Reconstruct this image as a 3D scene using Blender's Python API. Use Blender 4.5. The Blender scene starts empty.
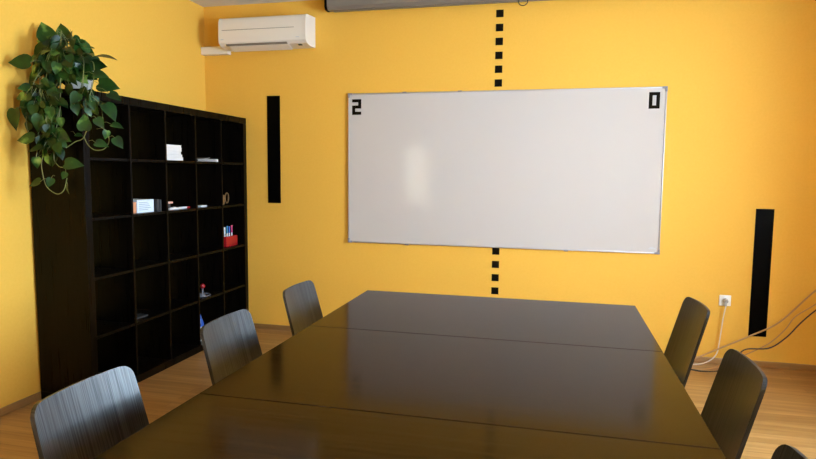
import bpy, bmesh, math, random
from mathutils import Vector, Matrix
scene = bpy.context.scene
C = scene.collection
PI = math.pi
# ---------------------------------------------------------------- camera, world, light, exposure
cam_d = bpy.data.cameras.new('camera'); cam = bpy.data.objects.new('camera', cam_d); C.objects.link(cam)
cam_d.sensor_width = 36.0; cam_d.lens = 605.18 / 816 * 36.0; cam_d.clip_start = 0.05
yaw, pitch, roll = 0.23872, 0.09341, 0.00986
f0 = Vector((-math.sin(yaw), math.cos(yaw), 0)); r0 = Vector((math.cos(yaw), math.sin(yaw), 0)); up = Vector((0, 0, 1))
fw = f0 * math.cos(pitch) - up * math.sin(pitch); u0 = f0 * math.sin(pitch) + up * math.cos(pitch)
rt = r0 * math.cos(roll) + u0 * math.sin(roll); uu = u0 * math.cos(roll) - r0 * math.sin(roll)
CAM = Vector((3.0177, -4.8256, 1.3933))
cam.matrix_world = Matrix(((rt.x, uu.x, -fw.x, CAM.x), (rt.y, uu.y, -fw.y, CAM.y), (rt.z, uu.z, -fw.z, CAM.z), (0, 0, 0, 1)))
scene.camera = cam
w = bpy.data.worlds.new('world'); scene.world = w; w.use_nodes = True
bg = w.node_tree.nodes['Background']
bg.inputs['Color'].default_value = (0.58, 0.79, 1.0, 1); bg.inputs['Strength'].default_value = 35.0
vs = scene.view_settings
vs.view_transform = 'Standard'; vs.look = 'None'; vs.gamma = 1; vs.use_curve_mapping = False; vs.exposure = 0.90

XR, YB, H = 5.15, -6.6, 2.807                       # right wall, rear wall, ceiling
WIN = [(-3.05, -1.70, 0.90, 2.25), (-5.3, -4.4, 0.90, 2.25)]   # openings in the right wall (y0, y1, z0, z1)
REAR = (0.12, 0.68, 0.78, 1.98)                     # opening in the rear wall (x0, x1, z0, z1)
def portal(loc, rot, sx, sy):
    l = bpy.data.lights.new('daylight_portal', 'AREA'); l.shape = 'RECTANGLE'; l.size = sx; l.size_y = sy
    l.cycles.is_portal = True
    o = bpy.data.objects.new('daylight_portal', l); C.objects.link(o); o.location = loc; o.rotation_euler = rot
for y0, y1, z0, z1 in WIN:
    portal((XR + 0.26, (y0 + y1) / 2, (z0 + z1) / 2), (0, PI / 2, 0), z1 - z0, y1 - y0)
portal(((REAR[0] + REAR[1]) / 2, YB - 0.26, (REAR[2] + REAR[3]) / 2), (PI / 2, 0, 0), REAR[1] - REAR[0], REAR[3] - REAR[2])

# ---------------------------------------------------------------- materials
def mat(name, col, rough=0.5, spec=0.5, metal=0.0, coat=0.0, coat_rough=0.1):
    m = bpy.data.materials.new(name); m.use_nodes = True
    b = m.node_tree.nodes['Principled BSDF']
    b.inputs['Base Color'].default_value = (*col, 1); b.inputs['Roughness'].default_value = rough
    b.inputs['Specular IOR Level'].default_value = spec; b.inputs['Metallic'].default_value = metal
    b.inputs['Coat Weight'].default_value = coat; b.inputs['Coat Roughness'].default_value = coat_rough
    return m
def nd(m, t, **kw):
    n = m.node_tree.nodes.new(t)
    for k, v in kw.items():
        if hasattr(n, k): setattr(n, k, v)
        else: n.inputs[k].default_value = v
    return n
def grain(m, scale, c0, c1, bump=0.0, rough=None, detail=6.0, nscale=1.0):
    """stretched noise: colour between c0 and c1, optional bump and roughness range"""
    L = m.node_tree.links; b = m.node_tree.nodes['Principled BSDF']
    tc = nd(m, 'ShaderNodeTexCoord'); mp = nd(m, 'ShaderNodeMapping'); mp.inputs['Scale'].default_value = scale
    L.new(tc.outputs['Object'], mp.inputs['Vector'])
    n = nd(m, 'ShaderNodeTexNoise'); n.inputs['Scale'].default_value = nscale; n.inputs['Detail'].default_value = detail
    L.new(mp.outputs['Vector'], n.inputs['Vector'])
    r = nd(m, 'ShaderNodeValToRGB'); r.color_ramp.elements[0].position = 0.35; r.color_ramp.elements[1].position = 0.65
    r.color_ramp.elements[0].color = (*c0, 1); r.color_ramp.elements[1].color = (*c1, 1)
    L.new(n.outputs['Fac'], r.inputs['Fac']); L.new(r.outputs['Color'], b.inputs['Base Color'])
    if bump:
        bp = nd(m, 'ShaderNodeBump'); bp.inputs['Strength'].default_value = bump; bp.inputs['Distance'].default_value = 0.001
        L.new(n.outputs['Fac'], bp.inputs['Height']); L.new(bp.outputs['Normal'], b.inputs['Normal'])
    if rough:
        mr = nd(m, 'ShaderNodeMapRange'); mr.inputs['From Min'].default_value = 0.3; mr.inputs['From Max'].default_value = 0.7
        mr.inputs['To Min'].default_value = rough[0]; mr.inputs['To Max'].default_value = rough[1]
        L.new(n.outputs['Fac'], mr.inputs['Value']); L.new(mr.outputs['Result'], b.inputs['Roughness'])
    return m
YEL = (0.83, 0.455, 0.064)
M = {}
M['wall'] = grain(mat('yellow_paint', YEL, 0.75, 0.3), (1, 1, 1), (0.82, 0.447, 0.060), (0.84, 0.463, 0.068), bump=0.15, nscale=60)
M['render'] = mat('added_wall_cream', (0.40, 0.29, 0.18), 0.9, 0.2)  # for the added outside wall, toned to dim its reflection in the board
M['ceiling'] = grain(mat('ceiling_paint', (0.8, 0.8, 0.78), 0.9, 0.2), (1, 1, 1), (0.70, 0.67, 0.63), (0.72, 0.69, 0.65), nscale=30)
def floor_mat():
    m = mat('oak_laminate', (0.5, 0.3, 0.12), 0.38, 0.4); L = m.node_tree.links; b = m.node_tree.nodes['Principled BSDF']
    tc = nd(m, 'ShaderNodeTexCoord')
    br = nd(m, 'ShaderNodeTexBrick'); br.offset = 0.37
    for k, v in (('Scale', 1.0), ('Mortar Size', 0.0012), ('Mortar Smooth', 0.2), ('Brick Width', 1.28), ('Row Height', 0.064)):
        br.inputs[k].default_value = v
    br.inputs['Color1'].default_value = (0.47, 0.26, 0.09, 1); br.inputs['Color2'].default_value = (0.37, 0.19, 0.058, 1)
    br.inputs['Mortar'].default_value = (0.2, 0.1, 0.035, 1)
    L.new(tc.outputs['Object'], br.inputs['Vector'])
    mp = nd(m, 'ShaderNodeMapping'); mp.inputs['Scale'].default_value = (2.2, 34, 1); L.new(tc.outputs['Object'], mp.inputs['Vector'])
    n = nd(m, 'ShaderNodeTexNoise'); n.inputs['Scale'].default_value = 1.0; n.inputs['Detail'].default_value = 8
    L.new(mp.outputs['Vector'], n.inputs['Vector'])
    r = nd(m, 'ShaderNodeValToRGB'); r.color_ramp.elements[0].position = 0.3; r.color_ramp.elements[1].position = 0.7
    r.color_ramp.elements[0].color = (0.62, 0.55, 0.46, 1); r.color_ramp.elements[1].color = (1, 1, 1, 1)
    L.new(n.outputs['Fac'], r.inputs['Fac'])
    mx = nd(m, 'ShaderNodeMix', data_type='RGBA', blend_type='MULTIPLY'); mx.inputs['Factor'].default_value = 0.85
    L.new(br.outputs['Color'], mx.inputs['A']); L.new(r.outputs['Color'], mx.inputs['B']); L.new(mx.outputs['Result'], b.inputs['Base Color'])
    return m
M['floor'] = floor_mat()
M['skirting'] = grain(mat('skirting_wood', (0.45, 0.27, 0.11), 0.4), (2, 2, 40), (0.30, 0.15, 0.045), (0.38, 0.20, 0.07))
M['table'] = grain(mat('table_wood', (0.03, 0.018, 0.01), 0.2, 0.08), (2.0, 60, 60), (0.015, 0.0062, 0.0012), (0.028, 0.0115, 0.0024), bump=0.02, rough=(0.10, 0.14))
M['shelf'] = grain(mat('shelf_wood', (0.012, 0.008, 0.006), 0.3, 0.1), (60, 60, 3), (0.0015, 0.001, 0.0008), (0.004, 0.0025, 0.0018), rough=(0.26, 0.34))
M['chair'] = grain(mat('chair_wood', (0.014, 0.012, 0.012), 0.3, 0.6), (6, 300, 4), (0.003, 0.0025, 0.0025), (0.016, 0.014, 0.014), bump=0.15, rough=(0.29, 0.37), detail=3)
def brushed(m, amount):
    b = m.node_tree.nodes['Principled BSDF']; b.inputs['Anisotropic'].default_value = amount
    v = m.node_tree.nodes.new('ShaderNodeCombineXYZ'); v.inputs['Y'].default_value = 1
    t = m.node_tree.nodes.new('ShaderNodeVectorTransform'); t.vector_type = 'VECTOR'; t.convert_from = 'OBJECT'; t.convert_to = 'WORLD'
    m.node_tree.links.new(v.outputs[0], t.inputs[0]); m.node_tree.links.new(t.outputs[0], b.inputs['Tangent'])
brushed(M['chair'], 0.8)
M['table'].node_tree.nodes['Principled BSDF'].inputs['Specular Tint'].default_value = (1.0, 0.82, 0.62, 1)
def pores(m, lo, hi):
    b = m.node_tree.nodes['Principled BSDF']; n = [q for q in m.node_tree.nodes if q.type == 'TEX_NOISE'][0]
    mr = nd(m, 'ShaderNodeMapRange'); mr.inputs['From Min'].default_value = 0.35; mr.inputs['From Max'].default_value = 0.65
    mr.inputs['To Min'].default_value = lo; mr.inputs['To Max'].default_value = hi
    m.node_tree.links.new(n.outputs['Fac'], mr.inputs['Value']); m.node_tree.links.new(mr.outputs['Result'], b.inputs['Specular IOR Level'])
pores(M['chair'], 0.38, 0.70)
M['steel'] = mat('steel', (0.45, 0.45, 0.46), 0.3, 0.5, 1.0)
M['alu'] = mat('aluminium', (0.50, 0.47, 0.47), 0.45, 0.5, 0.6)
M['board'] = mat('board_enamel', (0.565, 0.515, 0.485), 0.09, 0.20)
M['corner'] = mat('grey_plastic', (0.28, 0.26, 0.28), 0.45)
M['black'] = mat('black_vinyl', (0.0012, 0.001, 0.0008), 0.4, 0.03)
M['blacktape'] = mat('black_tape', (0.006, 0.004, 0.0015), 0.6, 0.06)
M['ac'] = mat('cream_plastic', (0.80, 0.73, 0.65), 0.35, 0.5)
M['ac_dark'] = mat('vent_dark', (0.20, 0.16, 0.12), 0.6)
M['sensor'] = mat('sensor_black', (0.02, 0.015, 0.012), 0.3)
M['screen'] = mat('taupe_metal', (0.20, 0.165, 0.135), 0.4, 0.5)
M['white'] = mat('white_plastic', (0.82, 0.82, 0.83), 0.35)
M['greyplug'] = mat('grey_rubber', (0.45, 0.45, 0.47), 0.5)
M['beige_cable'] = mat('beige_cable', (0.50, 0.27, 0.10), 0.5)
M['white_cable'] = mat('white_cable', (0.75, 0.65, 0.55), 0.45)
M['black_cable'] = mat('black_cable', (0.02, 0.014, 0.012), 0.45)
M['frame'] = mat('window_white', (0.8, 0.8, 0.8), 0.4)
def glass_mat():
    m = bpy.data.materials.new('window_glass'); m.use_nodes = True; nt = m.node_tree; nt.nodes.clear()
    o = nt.nodes.new('ShaderNodeOutputMaterial'); t = nt.nodes.new('ShaderNodeBsdfTransparent'); g = nt.nodes.new('ShaderNodeBsdfGlossy')
    g.inputs['Roughness'].default_value = 0.0; mx = nt.nodes.new('ShaderNodeMixShader'); mx.inputs[0].default_value = 0.06
    nt.links.new(t.outputs[0], mx.inputs[1]); nt.links.new(g.outputs[0], mx.inputs[2]); nt.links.new(mx.outputs[0], o.inputs[0])
    return m
M['glass'] = glass_mat()
def leaf_mat():
    m = mat('pothos_leaf', (0.05, 0.14, 0.03), 0.38, 0.3); L = m.node_tree.links; b = m.node_tree.nodes['Principled BSDF']
    tc = nd(m, 'ShaderNodeTexCoord'); n = nd(m, 'ShaderNodeTexNoise'); n.inputs['Scale'].default_value = 9; n.inputs['Detail'].default_value = 3
    L.new(tc.outputs['Object'], n.inputs['Vector'])
    r = nd(m, 'ShaderNodeValToRGB'); e = r.color_ramp.elements
    e[0].position = 0.36; e[0].color = (0.003, 0.017, 0.002, 1); e[1].position = 0.60; e[1].color = (0.015, 0.058, 0.006, 1)
    x = e.new(0.70); x.color = (0.16, 0.28, 0.05, 1); x2 = e.new(0.78); x2.color = (0.42, 0.50, 0.15, 1)
    L.new(n.outputs['Fac'], r.inputs['Fac']); L.new(r.outputs['Color'], b.inputs['Base Color'])
    return m
M['leaf'] = leaf_mat()
M['stem'] = mat('vine_stem', (0.15, 0.17, 0.05), 0.5)
M['petiole'] = mat('vine_brown', (0.30, 0.19, 0.08), 0.6)
M['pot'] = mat('grey_ceramic', (0.52, 0.52, 0.52), 0.35)
M['soil'] = mat('soil', (0.03, 0.018, 0.01), 0.9)
M['paper'] = mat('paper', (0.78, 0.72, 0.68), 0.8)
M['paper2'] = mat('paper_grey', (0.50, 0.45, 0.42), 0.8)
M['maroon'] = mat('maroon_cover', (0.22, 0.03, 0.03), 0.5)
M['blue'] = mat('blue_cover', (0.10, 0.13, 0.42), 0.5)
M['royal'] = mat('royal_blue', (0.03, 0.12, 0.55), 0.4)
M['orange'] = mat('orange_card', (0.75, 0.30, 0.14), 0.5)
M['boxwhite'] = mat('box_white', (0.72, 0.78, 0.85), 0.5)
M['ink'] = mat('printed_grey', (0.30, 0.34, 0.42), 0.6)
M['darkbox'] = mat('charcoal_card', (0.035, 0.035, 0.038), 0.5)
M['red'] = mat('red_plastic', (0.35, 0.008, 0.012), 0.35)
M['pink'] = mat('salmon_rubber', (0.75, 0.42, 0.32), 0.6)
M['brown'] = mat('tan_leather', (0.16, 0.085, 0.03), 0.5)
M['purple'] = mat('magenta_plastic', (0.6, 0.03, 0.15), 0.4)
M['cyan'] = mat('teal_blue_plastic', (0.03, 0.25, 0.45), 0.4)
M['greymark'] = mat('faint_grey_print', (0.56, 0.56, 0.60), 0.4)

# ---------------------------------------------------------------- mesh helpers
def box(bm, x0, x1, y0, y1, z0, z1, bev=0.0, seg=2):
    r = bmesh.ops.create_cube(bm, size=1.0); vs_ = r['verts']
    bmesh.ops.scale(bm, vec=(x1 - x0, y1 - y0, z1 - z0), verts=vs_)
    bmesh.ops.translate(bm, vec=((x0 + x1) / 2, (y0 + y1) / 2, (z0 + z1) / 2), verts=vs_)
    if bev:
        es = list({e for v in vs_ for e in v.link_edges})
        bmesh.ops.bevel(bm, geom=es, offset=bev, segments=seg, profile=0.5, affect='EDGES')
def tube(bm, pts, r, seg=8, smooth=0):
    pts = [Vector(p) for p in pts]
    if smooth:
        out = []
        for i in range(len(pts) - 1):
            p0 = pts[max(i - 1, 0)]; p1 = pts[i]; p2 = pts[i + 1]; p3 = pts[min(i + 2, len(pts) - 1)]
            for k in range(smooth):
                t = k / smooth
                out.append(0.5 * ((2 * p1) + (p2 - p0) * t + (2 * p0 - 5 * p1 + 4 * p2 - p3) * t * t + (3 * p1 - p0 - 3 * p2 + p3) * t ** 3))
        out.append(pts[-1]); pts = out
    rings = []; n = len(pts); prev = None
    for i, p in enumerate(pts):
        d = (pts[min(i + 1, n - 1)] - pts[max(i - 1, 0)]).normalized()
        a = prev if prev is not None else (Vector((0, 0, 1)) if abs(d.z) < 0.9 else Vector((1, 0, 0)))
        x = (a - d * a.dot(d)).normalized(); prev = x; y = d.cross(x)
        rr = r(i / (n - 1)) if callable(r) else r
        rings.append([bm.verts.new(p + x * rr * math.cos(2 * PI * k / seg) + y * rr * math.sin(2 * PI * k / seg)) for k in range(seg)])
    for a, b in zip(rings, rings[1:]):
        for k in range(seg): bm.faces.new((a[k], a[(k + 1) % seg], b[(k + 1) % seg], b[k]))
    bm.faces.new(rings[0][::-1]); bm.faces.new(rings[-1])
def lathe(bm, prof, c=(0, 0, 0), seg=24):
    rings = [[bm.verts.new((c[0] + r * math.cos(2 * PI * k / seg), c[1] + r * math.sin(2 * PI * k / seg), c[2] + z)) for k in range(seg)] for r, z in prof]
    for a, b in zip(rings, rings[1:]):
        for k in range(seg): bm.faces.new((a[k], a[(k + 1) % seg], b[(k + 1) % seg], b[k]))
    bm.faces.new(rings[0][::-1]); bm.faces.new(rings[-1])
def prism_x(bm, prof, x0, x1):
    """(y, z) profile extruded along x"""
    a = [bm.verts.new((x0, y, z)) for y, z in prof]; b = [bm.verts.new((x1, y, z)) for y, z in prof]; n = len(prof)
    bm.faces.new(a); bm.faces.new(b[::-1])
    for k in range(n): bm.faces.new((a[k], b[k], b[(k + 1) % n], a[(k + 1) % n]))
def obj(name, bm, m, parent=None, smooth=True, angle=35):
    bmesh.ops.recalc_face_normals(bm, faces=bm.faces)
    me = bpy.data.meshes.new(name); bm.to_mesh(me); bm.free(); me.materials.append(m)
    if smooth:
        me.polygons.foreach_set('use_smooth', [True] * len(me.polygons)); me.set_sharp_from_angle(angle=math.radians(angle))
    o = bpy.data.objects.new(name, me); C.objects.link(o)
    if parent: o.parent = parent
    return o
def bx(name, m, x0, x1, y0, y1, z0, z1, bev=0.0, parent=None):
    bm = bmesh.new(); box(bm, x0, x1, y0, y1, z0, z1, bev); return obj(name, bm, m, parent, angle=20)
def tag(o, label, cat, group=None):
    o['label'] = label; o['category'] = cat
    if group: o['group'] = group
    return o
def thing(name, label, cat, loc=(0, 0, 0), rz=0.0, group=None):
    o = bpy.data.objects.new(name, None); o.empty_display_size = 0.1; C.objects.link(o)
    o.location = loc; o.rotation_euler = (0, 0, rz); return tag(o, label, cat, group)
def struct(name, bm, m, parent=None):
    o = obj(name, bm, m, parent); 
    if not parent: o['kind'] = 'structure'
    return o
def copy_tree(o, parent=None):
    c = o.copy(); C.objects.link(c)
    if parent: c.parent = parent
    for ch in [x for x in C.objects if x.parent == o]: copy_tree(ch, c)
    return c

# ---------------------------------------------------------------- room
T = 0.25
bm = bmesh.new(); box(bm, -T, XR + T, YB - T, T, -0.12, 0); struct('floor', bm, M['floor'])
bm = bmesh.new(); box(bm, -T, XR + T, YB - T, T, H, H + 0.12); struct('ceiling', bm, M['ceiling'])
bm = bmesh.new(); box(bm, -T, XR + T, 0, T, 0, H); struct('wall_back', bm, M['wall'])
bm = bmesh.new(); box(bm, -T, 0, YB, 0, 0, H); struct('wall_left', bm, M['wall'])
def holed(bm, a0, a1, holes, put):
    """wall run from a0 to a1 with rectangular holes (h0, h1, z0, z1), put(a, b, z0, z1) adds a block"""
    a = a0
    for h0, h1, z0, z1 in sorted(holes):
        put(a, h0, 0, H); put(h0, h1, 0, z0); put(h0, h1, z1, H); a = h1
    put(a, a1, 0, H)
bm = bmesh.new(); holed(bm, YB, 0, WIN, lambda a, b, c, d: box(bm, XR, XR + T, a, b, c, d)); struct('wall_right', bm, M['wall'])
bm = bmesh.new(); holed(bm, -T, XR + T, [REAR], lambda a, b, c, d: box(bm, a, b, YB - T, YB, c, d)); struct('wall_rear', bm, M['wall'])
BH, BT = 0.045, 0.014
bm = bmesh.new(); box(bm, 0, XR, -BT, 0, 0, BH, 0.004); struct('baseboard_back', bm, M['skirting'])
bm = bmesh.new(); box(bm, 0, BT, YB, -BT, 0, BH, 0.004); struct('baseboard_left', bm, M['skirting'])
bm = bmesh.new(); box(bm, XR - BT, XR, YB, -BT, 0, BH, 0.004); struct('baseboard_right', bm, M['skirting'])
bm = bmesh.new(); box(bm, BT, XR - BT, YB, YB + BT, 0, BH, 0.004); struct('baseboard_rear', bm, M['skirting'])
def window(n, axis, a0, a1, z0, z1, mull):
    root = bpy.data.objects.new('window_%d' % n, None); C.objects.link(root); root['kind'] = 'structure'
    base = (XR + 0.16) if axis == 'x' else (YB - 0.16)
    def blk(bm, a, b, c, d, dep=0.03):
        if axis == 'x': box(bm, base - dep, base + dep, a, b, c, d, 0.003, 1)
        else: box(bm, a, b, base - dep, base + dep, c, d, 0.003, 1)
    bm = bmesh.new(); s = 0.06
    blk(bm, a0, a0 + s, z0, z1); blk(bm, a1 - s, a1, z0, z1); blk(bm, a0 + s, a1 - s, z0, z0 + s); blk(bm, a0 + s, a1 - s, z1 - s, z1)
    for q in mull[0]: blk(bm, q - 0.04, q + 0.04, z0 + s, z1 - s)
    for q in mull[1]: blk(bm, a0 + s, a1 - s, q - 0.03, q + 0.03, 0.025)
    obj('window_frame', bm, M['frame'], root)
    bm = bmesh.new(); blk(bm, a0 + s, a1 - s, z0 + s, z1 - s, 0.003); obj('window_pane', bm, M['glass'], root)
for i, (y0, y1, z0, z1) in enumerate(WIN): window(i + 1, 'x', y0, y1, z0, z1, ([(y0 + y1) / 2], []))
window(3, 'y', *REAR, ([], [1.40]))
bm = bmesh.new(); box(bm, -1.5, 2.5, YB - 2.3, YB - 2.1, 0, 4.5); struct('wall_added_for_reflection', bm, M['render'])  # unseen wall, added to keep the rear window's reflection dim and warm

# ---------------------------------------------------------------- tables (three units pushed together)
TX0, TX1, TZ = 2.030, 3.417, 0.7506
def make_table(y1, y0, label):
    t = thing('meeting_table', label, 'table', ((TX0 + TX1) / 2, (y0 + y1) / 2, 0), 0, 'black-brown table units pushed together')
    hx, hy = (TX1 - TX0) / 2, (y1 - y0) / 2
    bx('tabletop', M['table'], -hx, hx, -hy, hy, TZ - 0.028, TZ, 0.0022, t)
    bm = bmesh.new()
    for s in (-1, 1): box(bm, -hx + 0.22, hx - 0.22, s * 0.20 - 0.012, s * 0.20 + 0.012, TZ - 0.078, TZ - 0.028, 0.002)
    obj('apron', bm, M['steel'], t)
    for s in (-1, 1):
        bm = bmesh.new(); x = s * (hx - 0.52)
        box(bm, x - 0.03, x + 0.03, -0.04, 0.04, 0.03, TZ - 0.028, 0.006)
        leg = obj('leg', bm, M['steel'], t)
        bx('foot', M['steel'], x - 0.03, x + 0.03, -0.32, 0.32, 0.0, 0.03, 0.006, leg)
    return t
make_table(-1.697, -2.5005, 'far black-brown table unit, its edge nearest the whiteboard wall')
make_table(-2.5020, -3.3115, 'middle black-brown table unit between the two seams across the tabletop')
make_table(-3.3145, -4.12, 'near black-brown table unit at the bottom edge of the photo')

# ---------------------------------------------------------------- chairs
def sheet(bm, rows, cols, f, thick):
    """f(i, j) -> (point, normal); closed thin sheet"""
    A = [[None] * cols for _ in range(rows)]; B = [[None] * cols for _ in range(rows)]
    for i in range(rows):
        for j in range(cols):
            p, n = f(i / (rows - 1), j / (cols - 1) * 2 - 1)
            A[i][j] = bm.verts.new(p + n * thick / 2); B[i][j] = bm.verts.new(p - n * thick / 2)
    for i in range(rows - 1):
        for j in range(cols - 1):
            bm.faces.new((A[i][j], A[i][j + 1], A[i + 1][j + 1], A[i + 1][j])); bm.faces.new((B[i][j], B[i + 1][j], B[i + 1][j + 1], B[i][j + 1]))
    for i in range(rows - 1):
        for j in (0, cols - 1): bm.faces.new((A[i][j], A[i + 1][j], B[i + 1][j], B[i][j]))
    for j in range(cols - 1):
        for i in (0, rows - 1): bm.faces.new((A[i][j], A[i][j + 1], B[i][j + 1], B[i][j]))
TILT = math.radians(15)
def back_f(u, v):
    zt, zb = 0.815, 0.452
    R_, hw = 0.036, 0.178 + 0.012 * (1 - u)
    # denser rows near the rounded top
    uu_ = 1 - (1 - u) ** 1.6
    z = zb + (zt - zb) * uu_
    d = zt - z
    if d < R_: hw = hw - R_ + math.sqrt(max(R_ * R_ - (R_ - d) ** 2, 0))
    y = v * hw
    crown = 0.001 * (1 - (y / 0.18) ** 2)
    cz = z + (crown if d < 0.1 else 0) * (1 - d / 0.1 if d < 0.1 else 0)
    cur = 0.020 * (y / 0.18) ** 2
    x = -0.21 - (cz - 0.45) * math.tan(TILT) + cur
    n = Vector((1, -2 * 0.020 * y / 0.18 / 0.18, math.tan(TILT))).normalized()
    return Vector((x, y, cz)), n
def seat_f(u, v):
    x = -0.205 + 0.415 * u; R_ = 0.05; d = 0.21 - x; hw = 0.195
    if d < R_: hw = hw - R_ + math.sqrt(max(R_ * R_ - (R_ - d) ** 2, 0))
    z = 0.447 - (0.018 * max(0, (u - 0.8) / 0.2) ** 2) + 0.006 * v * v
    return Vector((x, v * hw, z)), Vector((0, 0, 1))
def make_chair(label):
    t = thing('meeting_chair', label, 'chair', (0, 0, 0), 0, 'black plywood chairs around the meeting table')
    bm = bmesh.new(); sheet(bm, 22, 19, back_f, 0.012); obj('backrest', bm, M['chair'], t, angle=50)
    bm = bmesh.new(); sheet(bm, 18, 13, seat_f, 0.012); obj('seat', bm, M['chair'], t, angle=50)
    bm = bmesh.new()
    tube(bm, [(0.16, -0.15, 0.430), (-0.16, -0.15, 0.430)], 0.009); tube(bm, [(0.16, 0.15, 0.430), (-0.16, 0.15, 0.430)], 0.009)
    tube(bm, [(0.12, -0.15, 0.430), (0.12, 0.15, 0.430)], 0.009); tube(bm, [(-0.12, -0.15, 0.430), (-0.12, 0.15, 0.430)], 0.009)
    obj('seat_frame', bm, M['steel'], t)
    for sx in (1, -1):
        for sy in (1, -1):
            bm = bmesh.new(); tube(bm, [(sx * 0.15, sy * 0.15, 0.432), (sx * 0.19, sy * 0.175, 0.008)], 0.010, 10)
            l = obj('leg', bm, M['steel'], t)
            bm = bmesh.new(); lathe(bm, [(0.012, 0), (0.013, 0.004), (0.012, 0.02)], (sx * 0.19, sy * 0.175, 0), 12); obj('glide', bm, M['black'], l)
    return t
c0 = make_chair('')
def place(x, y, deg, label, ch):
    a = math.radians(deg); o = ch
    o.location = (x + 0.302 * math.cos(a), y + 0.302 * math.sin(a), 0); o.rotation_euler = (0, 0, a); o['label'] = label
place(1.738, -1.99, 0, 'black chair left of the table, farthest one, nearest the whiteboard wall', c0)
place(1.747, -2.705, 0, 'black chair left of the table, middle of that row, in front of the shelving unit', copy_tree(c0))
place(1.775, -3.478, 0, 'black chair left of the table, nearest of that row, its back catching bluish daylight', copy_tree(c0))
place(3.672, -1.88, 183.5, 'black chair right of the table, farthest of that row, just below the wall socket', copy_tree(c0))
place(3.625, -2.785, 181, 'black chair right of the table, middle of that row, below the right black wall strip', copy_tree(c0))
place(3.535, -3.555, 180, 'black chair in the bottom right corner, only the top of its back showing', copy_tree(c0))

# ---------------------------------------------------------------- shelving unit, 5 x 5, open back
SY, SX0, SX1 = -0.004, 0.016, 0.39
t = thing('shelving_unit', 'tall black-brown open cube shelving unit with five by five compartments, against the left wall', 'shelf', (0, 0, 0))
bx('side_panel', M['shelf'], SX0, SX1, SY - 0.05, SY, 0.05, 1.80, 0.0015, t)
bx('side_panel', M['shelf'], SX0, SX1, SY - 1.88, SY - 1.83, 0.05, 1.80, 0.0015, t)
bx('top_panel', M['shelf'], SX0, SX1, SY - 1.88, SY, 1.80, 1.85, 0.0015, t)
bx('bottom_panel', M['shelf'], SX0, SX1, SY - 1.88, SY, 0.0, 0.05, 0.0015, t)
for k in range(4):
    y = SY - 0.400 - 0.360 * k
    bx('divider', M['shelf'], SX0 + 0.002, SX1 - 0.002, y - 0.0085, y + 0.0085, 0.05, 1.80, 0.001, t)
for k in range(4):
    z = 0.394 + 0.354 * k
    bm = bmesh.new()
    for c in range(5):
        ya = SY - 0.05 - 0.360 * c; box(bm, SX0 + 0.002, SX1 - 0.004, ya - 0.343, ya, z - 0.0085, z + 0.0085, 0.001, 1)
    obj('shelf_board', bm, M['shelf'], t)
FZ = [0.05, 0.4025, 0.7565, 1.1105, 1.4645]     # compartment floors

# ---------------------------------------------------------------- things in the shelving unit
e = 0.0005
z = FZ[4] + e
t = thing('notebook', 'thin blue notebook standing upright in the top row of the shelving unit', 'book', (0.27, -1.442, z))
bx('cover', M['blue'], -0.10, 0.075, -0.007, 0.007, 0, 0.145, 0.001, t); bx('pages', M['paper'], -0.098, 0.077, -0.005, 0.005, 0.004, 0.141, 0, t)
random.seed(3)
zz = z
whichb = ['bottom', 'second from bottom', 'middle', 'second from top', 'top']
for k in range(5):
    d = [0.0, 0.010, 0.026, 0.018, 0.022][k]; hgt = [0.024, 0.02, 0.022, 0.024, 0.020][k]
    pr = thing('book', 'pale paperback lying flat, %s of the stack in the top shelf row' % whichb[k], 'book', (0.25, -0.955, zz), 0, 'stack of pale paperbacks')
    bx('pages', M['paper'], -0.10, 0.086 , -0.105, 0.105 - d, 0.002, hgt - 0.002, 0, pr)
    bm = bmesh.new(); box(bm, -0.102, 0.088, -0.108, 0.106 - d, 0, 0.002); box(bm, -0.102, 0.088, -0.108, 0.106 - d, hgt - 0.002, hgt); box(bm, -0.102, 0.088, -0.110, -0.106, 0, hgt)
    obj('cover', bm, M['paper'] if k else M['paper'], pr); zz += hgt + e
def curled(name, label, x0, x1, y0, y1, z0, m, amp, grp):
    bm = bmesh.new()
    def f(u, v):
        return Vector((x0 + (x1 - x0) * u, (y0 + y1) / 2 + (y1 - y0) / 2 * v, z0 + amp * (0.5 + 0.5 * v) ** 2 * (0.6 + 0.4 * u))), Vector((0, 0, 1))
    sheet(bm, 6, 10, f, 0.003); return tag(obj(name, bm, m), label, 'paper', grp)
bx_ = curled('brochure', 'grey folded brochure at the bottom of the low pile right of the book stack', 0.14, 0.36, -0.66, -0.46, z + 0.002, M['paper2'], 0.006, 'loose brochures in the top row')
curled('brochure', 'grey brochure with a raised edge, topmost of the low pile beside the books', 0.12, 0.34, -0.66, -0.50, z + 0.015, M['paper2'], 0.016, 'loose brochures in the top row')
tag(bx('paper_pad', M['paper'], 0.20, 0.37, -0.452, -0.426, z, z + 0.022, 0.002), 'low white pad of paper at the right end of the brochure pile', 'paper')
z = FZ[3] + e
tag(bx('card_holder', M['orange'], 0.22, 0.35, -1.445, -1.395, z, z + 0.075, 0.006), 'orange cardboard holder left of the white box in the second row', 'box')
bm = bmesh.new(); bmesh.ops.create_cone(bm, cap_ends=True, segments=12, radius1=0.014, radius2=0.004, depth=0.035, matrix=Matrix.Translation((0.31, -1.428, z + 0.094)))
tag(obj('eraser', bm, M['orange']), 'small orange cone-shaped eraser standing on the orange holder', 'eraser')
t = thing('carton', 'pale blue-white printed carton lying in the second row of the shelving unit', 'box', (0.27, -1.295, z))
bx('body', M['boxwhite'], -0.10, 0.075, -0.088, 0.082, 0, 0.086, 0.002, t)
bm = bmesh.new()
for k in range(5):
    box(bm, 0.075, 0.0757, -0.07, 0.02 + 0.01 * ((k * 7) % 4), 0.018 + k * 0.012, 0.0215 + k * 0.012)
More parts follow.
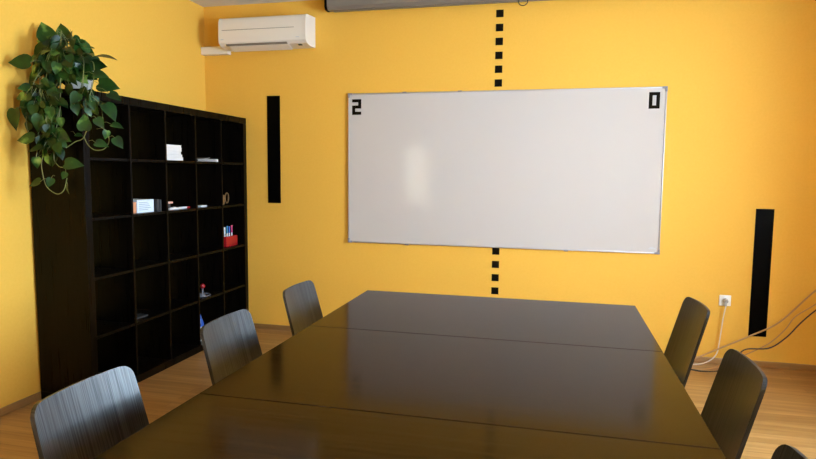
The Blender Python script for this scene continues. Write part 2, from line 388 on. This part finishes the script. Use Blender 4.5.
obj('printing', bm, M['ink'], t)
whereb = ['left', 'right']
for k, yy in enumerate((-1.188, -1.162)):
    tag(bx('folder', M['darkbox'], 0.16, 0.362, yy - 0.010, yy + 0.010, z, z + 0.084 - 0.003 * k, 0.002), 'dark grey ribbed folder standing %s in the pair right of the pale carton' % whereb[k], 'folder', 'dark folders beside the carton')
t = thing('rubber_stamp', 'salmon block on a dark pedestal left of the pens in the second row', 'stamp', (0.30, -1.035, z))
bx('block', M['darkbox'], -0.03, 0.03, -0.03, 0.03, 0, 0.045, 0.003, t); bx('cap', M['pink'], -0.03, 0.04, -0.03, 0.045, 0.0455, 0.06, 0.003, t)
def pen(x, y, zc, ang, body, tip, label, L_=0.12):
    q = thing('marker_pen', label, 'pen', (x, y, zc), 0, 'marker pens lying in the second row')
    dx, dy = math.cos(ang), math.sin(ang)
    bm = bmesh.new(); tube(bm, [(-dx * L_ / 2, -dy * L_ / 2, 0.008), (dx * L_ * 0.2, dy * L_ * 0.2, 0.008)], 0.008, 10); obj('barrel', bm, body, q)
    bm = bmesh.new(); tube(bm, [(dx * L_ * 0.2, dy * L_ * 0.2, 0.008), (dx * L_ / 2, dy * L_ / 2, 0.008)], lambda s: 0.009 - 0.002 * s, 10); obj('cap', bm, tip, q)
pen(0.345, -0.975, z, 1.45, M['white'], M['paper'], 'white marker lying left of the red-capped marker, second row')
pen(0.335, -0.850, z, 1.5, M['white'], M['red'], 'white marker with a red cap, lying right in the second row')
pen(0.300, -0.950, z, 1.7, M['paper2'], M['white'], 'greyish marker lying behind the white marker, second row')
tag(bx('eraser', M['white'], 0.31, 0.35, -0.65, -0.57, z, z + 0.014, 0.003), 'small white eraser lying alone right of the marker pens', 'eraser')
t = thing('sunglasses_case', 'tan leather case standing in the second row, last compartment before the corner', 'case', (0.30, -0.295, z))
bx('body', M['brown'], -0.04, 0.04, -0.020, 0.012, 0, 0.085, 0.008, t)
bm = bmesh.new(); tube(bm, [(0.03, 0.055 + 0.028 * math.cos(a), 0.052 + 0.042 * math.sin(a)) for a in [k * 2 * PI / 20 - PI / 2 for k in range(21)]], 0.006, 8)
t2 = tag(obj('tape_ring', bm, M['brown']), 'thin tan ring standing beside the tan leather case', 'ring'); t2.location = (0.30, -0.295, z + 0.005)
z = FZ[2] + e
bm = bmesh.new(); tube(bm, [(0.33, -1.052, z + 0.005), (0.335, -1.056, z + 0.09)], 0.005, 10)
t2 = thing('pencil', 'thin pale pencil leaning upright in the middle row of the shelving unit', 'pencil', (0, 0, 0)); obj('shaft', bm, M['paper2'], t2)
bm = bmesh.new(); tube(bm, [(0.33, -1.052, z + 0.005), (0.3298, -1.0515, z)], 0.003, 8); obj('tip', bm, M['darkbox'], t2)
t = thing('pen_cup', 'red pen cup in the last compartment of the middle row', 'cup', (0.31, -0.205, z))
bm = bmesh.new(); box(bm, -0.04, 0.045, -0.095, 0.09, 0, 0.088, 0.006)
bmesh.ops.delete(bm, geom=[f for f in bm.faces if f.normal.z > 0.99 and f.calc_center_median().z > 0.08], context='FACES')
cup = obj('cup', bm, M['red'], t); sol = cup.modifiers.new('wall', 'SOLIDIFY'); sol.thickness = 0.003
for k, (py, nm, colr, capm) in enumerate([(-0.07, 'white', M['white'], M['white']), (-0.03, 'teal', M['white'], M['cyan']), (0.005, 'blue', M['white'], M['royal']), (0.045, 'magenta', M['white'], M['purple'])]):
    q = thing('pen', 'pen with a %s cap standing in the red pen cup' % nm, 'pen', (0.325, -0.205 + py, z + 0.007), 0, 'pens in the red pen cup')
    bm = bmesh.new(); tube(bm, [(0, 0, 0), (0, 0, 0.105)], 0.006, 10); obj('barrel', bm, colr, q)
    bm = bmesh.new(); tube(bm, [(0, 0, 0.105), (0, 0, 0.160 + 0.006 * (k % 2))], 0.007, 10); obj('cap', bm, capm, q)
z = FZ[1] + e
t = thing('desk_toy', 'small stand with a red knob on a wire ring in the fourth row', 'ornament', (0.31, -0.59, z))
bm = bmesh.new(); tube(bm, [(0.05 * math.cos(a), 0.07 * math.sin(a), 0.003) for a in [k * 2 * PI / 24 for k in range(25)]], 0.0028, 6); obj('ring', bm, M['corner'], t)
bm = bmesh.new(); lathe(bm, [(0.022, 0.0), (0.022, 0.006), (0.006, 0.012), (0.006, 0.05), (0.010, 0.058)], (0, -0.005, 0), 14); obj('stem', bm, M['corner'], t)
bm = bmesh.new(); bmesh.ops.create_uvsphere(bm, u_segments=16, v_segments=10, radius=0.020, matrix=Matrix.Translation((0, -0.005, 0.076))); obj('knob', bm, M['red'], t)
tag(bx('flat_case', M['darkbox'], 0.22, 0.34, -1.42, -1.30, z, z + 0.012, 0.004), 'flat dark case lying in the fourth row, second compartment from the plant side', 'case')
z = FZ[0] + e
t = thing('bottle', 'royal blue bottle with white collar in the bottom row, behind a chair back', 'bottle', (0.30, -0.635, z))
bm = bmesh.new(); lathe(bm, [(0.036, 0), (0.040, 0.006), (0.040, 0.10), (0.036, 0.115)], seg=20); obj('body', bm, M['boxwhite'], t)
bm = bmesh.new(); lathe(bm, [(0.034, 0.115), (0.034, 0.13), (0.030, 0.15), (0.016, 0.19), (0.010, 0.21)], seg=20); obj('shoulder', bm, M['royal'], t)

# ---------------------------------------------------------------- pothos on top of the shelving unit
plant = thing('potted_pothos', 'trailing green pothos in a grey pot on top of the shelving unit', 'plant', (0.24, -1.73, 1.8505))
bm = bmesh.new(); lathe(bm, [(0.062, 0), (0.066, 0.006), (0.085, 0.13), (0.092, 0.132), (0.092, 0.15), (0.084, 0.15), (0.080, 0.125), (0.0, 0.125)][:7], seg=28); obj('pot', bm, M['pot'], plant)
bm = bmesh.new(); lathe(bm, [(0.078, 0.115), (0.079, 0.128)], seg=24); obj('soil', bm, M['soil'], plant)
PO = Vector((0.24, -1.73, 1.8505))
LEAVES = [(0.096, -1.816, 2.196, 0.128, -0.39, -0.01, 0.92), (0.176, -1.773, 2.203, 0.105, -0.31, 0.02, 0.95), (0.26, -1.808, 2.163, 0.069, 0.07, 0.11, 0.99), (0.442, -1.732, 2.051, 0.123, 0.97, 0.24, 0.01), (0.389, -1.734, 2.0, 0.1, 0.97, 0.23, -0.09), (0.491, -1.78, 1.877, 0.121, 0.96, 0.22, -0.19), (0.508, -1.862, 1.925, 0.084, 0.97, 0.23, -0.09), (0.05, -1.947, 1.983, 0.119, -0.97, -0.24, -0.01), (0.024, -1.963, 1.817, 0.102, -0.72, -0.24, -0.66), (0.019, -1.868, 1.829, 0.099, 0.54, 0.05, -0.84), (0.218, -1.88, 1.775, 0.109, -0.72, -0.24, -0.66), (0.068, -1.843, 2.062, 0.116, -0.49, -0.2, -0.85), (0.319, -1.761, 2.095, 0.117, 0.9, 0.18, -0.4), (0.031, -1.816, 2.129, 0.082, -0.92, -0.19, 0.34), (0.283, -1.805, 1.797, 0.099, 0.71, 0.11, -0.7), (0.59, -1.856, 1.802, 0.079, 0.84, 0.15, -0.52), (0.105, -2.056, 1.662, 0.121, 0.03, -0.09, -1.0), (0.161, -2.051, 1.558, 0.099, -0.96, -0.24, -0.11), (0.21, -2.043, 1.504, 0.077, -0.95, -0.25, -0.2), (0.191, -2.011, 1.427, 0.062, 0.03, -0.09, -1.0), (0.187, -2.032, 1.316, 0.073, -0.95, -0.25, -0.2), (0.291, -2.029, 1.318, 0.055, -0.25, -0.15, -0.96), (0.394, -2.015, 1.28, 0.05, 0.03, -0.09, -1.0), (0.379, -2.02, 1.357, 0.044, -0.41, -0.19, -0.89), (0.432, -2.003, 1.424, 0.099, 0.97, 0.24, 0.01), (0.282, -1.98, 1.445, 0.078, -0.25, -0.15, -0.96), (0.353, -1.988, 1.572, 0.1, 0.84, 0.15, -0.52), (0.304, -2.009, 1.527, 0.078, 0.22, -0.04, -0.97), (0.461, -1.946, 1.657, 0.094, -0.03, 0.09, 1.0), (0.419, -1.94, 1.583, 0.045, 0.96, 0.22, -0.19), (0.543, -1.924, 1.652, 0.067, 0.61, 0.07, -0.79), (0.62, -1.879, 1.64, 0.067, 0.96, 0.22, -0.19), (0.601, -1.95, 1.584, 0.05, -0.16, -0.13, -0.98), (0.578, -1.956, 1.535, 0.072, 0.96, 0.22, -0.19), (0.653, -1.914, 1.542, 0.072, 0.61, 0.07, -0.79), (0.592, -1.894, 1.715, 0.112, 0.61, 0.07, -0.79), (0.435, -1.976, 1.72, 0.061, 0.31, -0.02, -0.95), (0.338, -1.982, 1.65, 0.055, 0.03, -0.09, -1.0), (0.295, -2.01, 1.702, 0.066, 0.03, -0.09, -1.0), (0.271, -2.035, 1.477, 0.061, -0.49, -0.2, -0.85), (0.216, -2.007, 1.643, 0.1, -0.16, -0.13, -0.98), (0.209, -1.861, 1.769, 0.104, -0.37, -0.18, -0.91), (0.265, -2.004, 1.621, 0.089, 0.22, -0.04, -0.97), (0.215, -1.838, 2.021, 0.098, 0.34, -0.01, -0.94), (0.258, -1.781, 2.019, 0.094, -0.28, -0.16, -0.95), (0.356, -1.784, 2.004, 0.087, 0.54, 0.05, -0.84), (0.203, -1.916, 1.941, 0.096, -0.25, -0.15, -0.96), (0.2, -1.784, 1.917, 0.1, 0.22, -0.04, -0.97), (0.351, -1.754, 1.848, 0.088, 0.61, 0.07, -0.79), (0.169, -1.9, 1.855, 0.086, -0.16, -0.13, -0.98), (0.192, -1.81, 2.095, 0.087, 0.49, 0.2, 0.85), (0.343, -1.833, 1.939, 0.08, 0.13, -0.06, -0.99), (0.045, -1.897, 1.915, 0.086, -0.76, -0.24, -0.61), (0.166, -2.0, 1.721, 0.084, -0.41, -0.19, -0.89), (0.352, -1.923, 1.826, 0.079, 0.13, -0.06, -0.99), (0.472, -1.913, 1.737, 0.078, 0.22, -0.04, -0.97)]
VINES = [[(0.402, -1.922, 1.781), (0.46, -1.918, 1.681), (0.442, -1.933, 1.575), (0.394, -1.947, 1.547), (0.346, -1.962, 1.513)], [(0.442, -1.933, 1.575), (0.465, -1.931, 1.531), (0.504, -1.924, 1.503), (0.552, -1.912, 1.509), (0.578, -1.902, 1.549), (0.572, -1.899, 1.593)], [(0.306, -1.951, 1.724), (0.256, -1.977, 1.584), (0.217, -2.0, 1.445), (0.225, -2.006, 1.361), (0.249, -2.006, 1.294), (0.305, -1.997, 1.256), (0.342, -1.985, 1.279), (0.356, -1.975, 1.346)], [(0.283, -1.984, 1.445), (0.316, -1.979, 1.407), (0.382, -1.963, 1.407)], [(0.467, -1.904, 1.809), (0.523, -1.895, 1.754), (0.542, -1.899, 1.671)], [(0.141, -1.986, 1.778), (0.123, -2.001, 1.667), (0.148, -2.006, 1.555)], [(0.198, -1.98, 1.695), (0.192, -1.995, 1.556), (0.185, -2.008, 1.444)]]
HEART = [(0.0, 0.0), (0.10, 0.22), (0.02, 0.36), (0.16, 0.46), (0.36, 0.47), (0.56, 0.38), (0.76, 0.22), (0.90, 0.09), (1.0, 0.0)]
def leaf(bm, base, D, N, L_, curl=0.12):
    D = D.normalized(); N = (N - D * N.dot(D)).normalized(); S = D.cross(N)
    outl = [(0.0, 0.0), (-0.07, 0.16), (-0.02, 0.30), (0.12, 0.39), (0.30, 0.41), (0.50, 0.34), (0.70, 0.22), (0.88, 0.08), (1.0, 0.0)]
    mid = [bm.verts.new(base + D * (L_ * u) - N * (L_ * curl * u * u)) for u in (0.0, 0.12, 0.3, 0.5, 0.7, 0.88, 1.0)]
    for s in (-1, 1):
        ed = [bm.verts.new(base + D * (L_ * u) + S * (s * L_ * v) + N * (L_ * (0.20 * v - curl * max(u, 0) ** 2))) for u, v in outl[1:-1]]
        seq = [mid[0]] + ed + [mid[6]]
        fs = [(mid[0], ed[0], ed[1]), (mid[0], ed[1], ed[2], mid[1]), (mid[1], ed[2], ed[3], mid[2]), (mid[2], ed[3], ed[4], mid[3]), (mid[3], ed[4], ed[5], mid[4]), (mid[4], ed[5], ed[6], mid[5]), (mid[5], ed[6], mid[6])]
        for q in fs:
            bm.faces.new(q if s > 0 else q[::-1])
def ok(p, m=0.012):
    if p.x < 0.03: return False
    if -1.884 - m < p.y and p.x < 0.39 + m and p.z < 1.85 + m: return False
    return True
random.seed(11)
bm = bmesh.new(); bs = bmesh.new()
def add_leaf(c, D, L_, view=0.8):
    N = Vector((0.25, -0.9, 0.25)) * view + Vector((random.uniform(-.5, .5), random.uniform(-.4, .4), random.uniform(-.2, .7)))
    D = D.normalized(); base = c - D * (L_ * 0.5)
    for p in (base, c, c + D * L_ * 0.5):
        if not ok(p): return False
    leaf(bm, base - PO, D, N, L_, random.uniform(0.0, 0.25)); return base
for (x, y, z, s, dx, dy, dz) in LEAVES:
    c = Vector((x, y, z)); c.x = max(c.x, 0.075)
    b = add_leaf(c, Vector((dx, dy, dz)), s * 1.0)
    if not b:
        c.y -= 0.06; c.x = max(c.x, 0.10); b = add_leaf(c, Vector((dx * 0.6, dy, dz)), s)
    if b:
        # petiole towards the crown
        tgt = b + (Vector((0.24, -1.86, max(b.z + 0.04, 1.95 if b.z > 1.8 else b.z + 0.05))) - b).normalized() * random.uniform(0.04, 0.09)
        if ok(tgt): tube(bs, [b - PO, (b + tgt) / 2 - PO + Vector((0, 0, 0.01)), tgt - PO], 0.0013, 5)
BLOB = [((0.24, -1.82, 2.00), (0.19, 0.17, 0.15), 210, 0.064), ((0.20, -1.97, 1.74), (0.15, 0.07, 0.15), 80, 0.062), ((0.27, -2.00, 1.56), (0.11, 0.05, 0.13), 34, 0.062), ((0.46, -1.92, 1.78), (0.09, 0.08, 0.09), 22, 0.068)]
for cen, rad, n, sz in BLOB:
    k = 0; tries = 0
    while k < n and tries < 2000:
        tries += 1
        v = Vector((random.gauss(0, 1), random.gauss(0, 1), random.gauss(0, 1))).normalized() * random.uniform(0.35, 1.0)
        c = Vector((cen[0] + v.x * rad[0], cen[1] + v.y * rad[1], cen[2] + v.z * rad[2]))
        if (c - Vector((0.24, -1.73, c.z))).length < 0.10 and c.z < 2.0: continue
        D = Vector((v.x * 1.0 + random.uniform(-.5, .5), v.y * 0.6 + random.uniform(-.4, .4), -0.7 + 0.6 * v.z + random.uniform(-.4, .4)))
        b = add_leaf(c, D, sz * random.uniform(0.75, 1.2), 0.5)
        if b:
            k += 1
            if random.random() < 0.5: 
                e2 = b + Vector((-v.x * .05, -v.y * .03, 0.05))
                if ok(e2): tube(bs, [b - PO, e2 - PO], 0.0012, 5)
for V_ in VINES:
    tube(bs, [Vector(p) - PO for p in V_], 0.0026, 6, smooth=6)
# runners from the pot over the shelf edge
for q in ([(0.24, -1.73, 1.98), (0.34, -1.80, 2.03), (0.42, -1.90, 1.90), (0.402, -1.922, 1.781)], [(0.24, -1.73, 1.98), (0.26, -1.84, 2.04), (0.30, -1.93, 1.90), (0.306, -1.951, 1.724), (0.29, -1.985, 1.56), (0.283, -1.984, 1.445)],
          [(0.24, -1.73, 1.98), (0.18, -1.84, 2.03), (0.15, -1.95, 1.90), (0.141, -1.986, 1.778)], [(0.24, -1.73, 1.98), (0.20, -1.86, 2.02), (0.20, -1.95, 1.85), (0.198, -1.98, 1.695)], [(0.24, -1.73, 1.98), (0.38, -1.78, 2.02), (0.46, -1.86, 1.92), (0.467, -1.904, 1.809)]):
    tube(bs, [Vector(p) - PO for p in q], 0.003, 6, smooth=6)
obj('foliage', bm, M['leaf'], plant, angle=80); obj('vines', bs, M['stem'], plant)

# ---------------------------------------------------------------- whiteboard with its score digits
WX0, WX1, WZ0, WZ1 = 1.330, 3.784, 0.807, 2.038
t = thing('whiteboard', 'large wide whiteboard with thin aluminium frame, mounted on the yellow back wall', 'whiteboard', ((WX0 + WX1) / 2, 0, (WZ0 + WZ1) / 2))
hx, hz = (WX1 - WX0) / 2, (WZ1 - WZ0) / 2
bx('writing_surface', M['board'], -hx + 0.008, hx - 0.008, -0.018, -0.002, -hz + 0.008, hz - 0.008, 0, t)
bm = bmesh.new(); F = 0.010
box(bm, -hx, hx, -0.024, -0.001, hz - F, hz, 0.003); box(bm, -hx, hx, -0.024, -0.001, -hz, -hz + F, 0.003)
box(bm, -hx, -hx + F, -0.024, -0.001, -hz + F, hz - F, 0.003); box(bm, hx - F, hx, -0.024, -0.001, -hz + F, hz - F, 0.003)
obj('frame', bm, M['alu'], t)
for sx in (-1, 1):
    for sz in (-1, 1):
        bm = bmesh.new(); K = 0.036
        xa, xb = sorted((sx * (hx + 0.002), sx * (hx - K))); za, zb = sorted((sz * (hz + 0.002), sz * (hz - F - 0.003))); box(bm, xa, xb, -0.027, -0.001, za, zb, 0.003)
        xa, xb = sorted((sx * (hx + 0.002), sx * (hx - F - 0.003))); za, zb = sorted((sz * (hz - F - 0.003), sz * (hz - K))); box(bm, xa, xb, -0.027, -0.001, za, zb, 0.003)
        obj('corner_cap', bm, M['corner'], t)
for (x, zz) in ((-0.72, -1), (0.55, -1), (-0.30, 1), (-0.75, 1)):
    bm = bmesh.new(); box(bm, x - 0.016, x + 0.016, -0.0265, -0.001, zz * hz - 0.006, zz * hz + 0.004, 0.002); obj('mounting_clip', bm, M['corner'], t)
bm = bmesh.new(); box(bm, hx - 0.078, hx - 0.032, -0.0186, -0.0182, -hz + 0.036, -hz + 0.041); box(bm, hx - 0.070, hx - 0.045, -0.0186, -0.0182, -hz + 0.044, -hz + 0.049); obj('small_print', bm, M['greymark'], t)
def digit(rows, x0, z1, cw, ch, label):
    bm = bmesh.new()
    for i, r in enumerate(rows):
        j = 0
        while j < 3:
            if r[j] == '1':
                k = j
                while k < 3 and r[k] == '1': k += 1
                box(bm, x0 + j * cw, x0 + k * cw, -0.0195, -0.0183, z1 - (i + 1) * ch, z1 - i * ch); j = k
            else: j += 1
    return tag(obj('digit_sticker', bm, M['blacktape'], smooth=False), label, 'number')
digit(['111', '001', '111', '100', '111'], 1.364, 1.991, 0.0262, 0.0252, 'black blocky digit 2 stuck in the top left corner of the whiteboard')
digit(['111', '101', '101', '101', '111'], 3.660, 2.000, 0.0255, 0.0240, 'black blocky digit 0 stuck in the top right corner of the whiteboard')

# ---------------------------------------------------------------- black strips and tape squares on the back wall
def wall_strip(x0, x1, z0, z1, label):
    return tag(bx('wall_strip', M['black'], x0, x1, -0.004, -0.0004, z0, z1, 0), label, 'wall strip', 'tall black strips on the yellow wall')
wall_strip(0.590, 0.710, 1.121, 2.036, 'tall black strip on the wall between the shelving unit and the whiteboard')
wall_strip(4.422, 4.541, 0.226, 1.160, 'tall black strip on the wall right of the whiteboard, near the socket')
ups = ['just above the whiteboard frame', 'second one up from the whiteboard', 'third one up from the whiteboard', 'fourth one up from the whiteboard', 'second fully visible below the screen housing', 'first fully visible below the screen housing', 'topmost, hidden by the screen housing']
for k in range(7):
    zc = 2.096 + 0.1052 * k
    tag(bx('tape_square', M['blacktape'], 2.527, 2.584, -0.0022, -0.0004, zc - 0.028, zc + 0.028), 'black square in the dotted line, ' + ups[k], 'tape square', 'black squares above the whiteboard')
dn = ['topmost, touching the whiteboard frame', 'second one down from the whiteboard', 'third one down from the whiteboard', 'lowest, just above the far table edge']
for k in range(7):
    zc = 0.7775 - 0.107 * k
    if k > 3: break
    tag(bx('tape_square', M['blacktape'], 2.538, 2.595, -0.0022, -0.0004, zc - 0.028, zc + 0.028), 'black square in the dotted line below the whiteboard, ' + dn[k], 'tape square', 'black squares below the whiteboard')

# ---------------------------------------------------------------- air conditioner and its duct
t = thing('air_conditioner', 'cream wall-mounted air conditioner high on the yellow wall in the left corner', 'air conditioner', (0.648, 0, 2.42))
AX = 0.387
prof = [(-0.001, 0.0), (-0.12, -0.004), (-0.175, 0.008), (-0.200, 0.030), (-0.206, 0.060), (-0.203, 0.200), (-0.193, 0.222), (-0.175, 0.232), (-0.001, 0.245)]
bm = bmesh.new(); prism_x(bm, prof, -AX + 0.012, AX - 0.012); obj('casing', bm, M['ac'], t, angle=25)
for s in (-1, 1):
    bm = bmesh.new(); p2 = [(y * 1.01 if y < -0.01 else y, z_ * 1.008 - 0.0008) for y, z_ in prof]; a, b = sorted((s * AX, s * (AX - 0.012))); prism_x(bm, p2, a, b); obj('side_cap', bm, M['ac'], t, angle=25)
bx('seam', M['ac_dark'], -AX + 0.03, AX - 0.10, -0.2062, -0.195, 0.1275, 0.1312, 0, t)
bm = bmesh.new(); box(bm, -AX + 0.06, AX - 0.17, -0.192, -0.172, 0.006, 0.020); box(bm, -AX + 0.10, AX - 0.17, -0.118, -0.108, -0.0065, 0.0)
obj('air_outlet_shade', bm, M['ac_dark'], t)  # dark strips standing in for the shade inside the outlet
bm = bmesh.new(); prism_x(bm, [(-0.176, 0.000), (-0.100, -0.026), (-0.098, -0.020), (-0.174, 0.006)], -AX + 0.08, AX - 0.16); obj('flap', bm, M['ac'], t)
bx('sensor', M['sensor'], AX - 0.085, AX - 0.055, -0.160, -0.135, -0.006, 0.006, 0.002, t)
bx('name_mark', M['greymark'], -AX + 0.02, -AX + 0.045, -0.2078, -0.204, 0.052, 0.058, 0, t)
bx('name_mark', M['greymark'], AX - 0.085, AX - 0.055, -0.2078, -0.204, 0.048, 0.053, 0, t)
tag(bx('cable_duct', M['ac'], 0.001, 0.258, -0.060, -0.001, 2.390, 2.456, 0.004), 'cream pipe duct running from the room corner to the air conditioner', 'duct')

# ---------------------------------------------------------------- pull-down projection screen housing
t = thing('projection_screen', 'rolled-up projection screen in a long taupe housing under the ceiling above the whiteboard', 'projection screen', (2.70, 0, 2.692))
SXh = 1.535
prof = [(-0.02, 0.012), (-0.045, 0.0), (-0.105, 0.0), (-0.125, 0.022), (-0.128, 0.09), (-0.105, 0.111), (-0.02, 0.111)]
bm = bmesh.new(); prism_x(bm, prof, -SXh + 0.02, SXh - 0.02); obj('housing', bm, M['screen'], t, angle=20)
for s in (-1, 1):
    bm = bmesh.new(); a, b = sorted((s * SXh, s * (SXh - 0.02))); prism_x(bm, [(y * 1.03 if y < -0.03 else y, z_ * 1.01 - 0.001) for y, z_ in prof], a, b); obj('end_cap', bm, M['black'], t, angle=20)
bm = bmesh.new(); box(bm, -SXh + 0.06, SXh - 0.06, -0.085, -0.06, -0.010, 0.002, 0.003); obj('bottom_bar', bm, M['screen'], t)
bm = bmesh.new(); tube(bm, [(0.034 + 0.034 * math.cos(a), -0.085, -0.012 + 0.030 * math.sin(a)) for a in [k * 2 * PI / 28 for k in range(29)]], 0.0035, 8); obj('pull_ring', bm, M['black_cable'], t)
for x in (-SXh + 0.2, SXh - 0.2): bx('wall_bracket', M['black'], x - 0.02, x + 0.02, -0.022, -0.0005, 0.02, 0.11, 0.002, t)

# ---------------------------------------------------------------- socket, plug and cables
t = thing('wall_socket', 'white square wall socket low on the yellow wall beside the right black strip', 'socket', (4.253, 0, 0.480))
bx('cover_plate', M['white'], -0.040, 0.040, -0.009, -0.0005, -0.040, 0.040, 0.004, t)
bm = bmesh.new()
tube(bm, [(0, -0.0085, 0), (0, -0.0115, 0)], 0.028, 24); obj('socket_ring', bm, M['white'], t)
t = thing('power_cord', 'white power cord with grey plug hanging from the wall socket to the floor', 'cord', (4.253, 0, 0.480))
bm = bmesh.new(); tube(bm, [(0, -0.012, 0), (0, -0.034, 0), (0, -0.040, -0.002)], lambda s: 0.019 - 0.004 * s, 14); tube(bm, [(0, -0.034, 0), (0, -0.036, -0.038)], 0.007, 10); obj('plug', bm, M['greyplug'], t)
bm = bmesh.new(); tube(bm, [(0, -0.036, -0.036), (-0.012, -0.034, -0.12), (-0.020, -0.030, -0.22), (-0.030, -0.030, -0.33), (-0.045, -0.036, -0.40), (-0.10, -0.06, -0.450), (-0.20, -0.09, -0.474), (-0.38, -0.075, -0.4755), (-0.60, -0.06, -0.4755)], 0.0042, 8, smooth=6); obj('cable', bm, M['white_cable'], t)
def cable(name, pts, r, m, label):
    bm = bmesh.new(); tube(bm, pts, r, 8, smooth=8); return tag(obj(name, bm, m), label, 'cable', 'cables draped along the back wall')
cable('cable', [(5.13, -0.07, 0.86), (5.0, -0.05, 0.75), (4.822, -0.04, 0.591), (4.611, -0.035, 0.350), (4.422, -0.035, 0.232), (4.227, -0.06, 0.135), (4.075, -0.08, 0.060), (3.93, -0.12, 0.007), (3.6, -0.14, 0.0065), (3.2, -0.16, 0.0065)], 0.006, M['beige_cable'], 'thick beige cable, uppermost of those draped along the wall at right')
cable('cable', [(5.13, -0.10, 0.80), (5.0, -0.07, 0.67), (4.832, -0.055, 0.504), (4.706, -0.05, 0.400), (4.648, -0.05, 0.305), (4.557, -0.05, 0.200), (4.43, -0.075, 0.125), (4.28, -0.10, 0.055), (4.13, -0.17, 0.006), (3.95, -0.19, 0.0045), (3.2, -0.22, 0.0045)], 0.004, M['beige_cable'], 'thin beige cable running between the thick beige and the black one')
cable('cable', [(5.13, -0.13, 0.74), (5.0, -0.11, 0.63), (4.827, -0.09, 0.472), (4.733, -0.08, 0.365), (4.644, -0.08, 0.249), (4.54, -0.08, 0.165), (4.391, -0.09, 0.148), (4.326, -0.12, 0.100), (4.22, -0.18, 0.010), (4.08, -0.24, 0.0055), (3.9, -0.22, 0.0055), (3.2, -0.28, 0.0055)], 0.005, M['black_cable'], 'black cable, lowest of those draped along the wall at right')
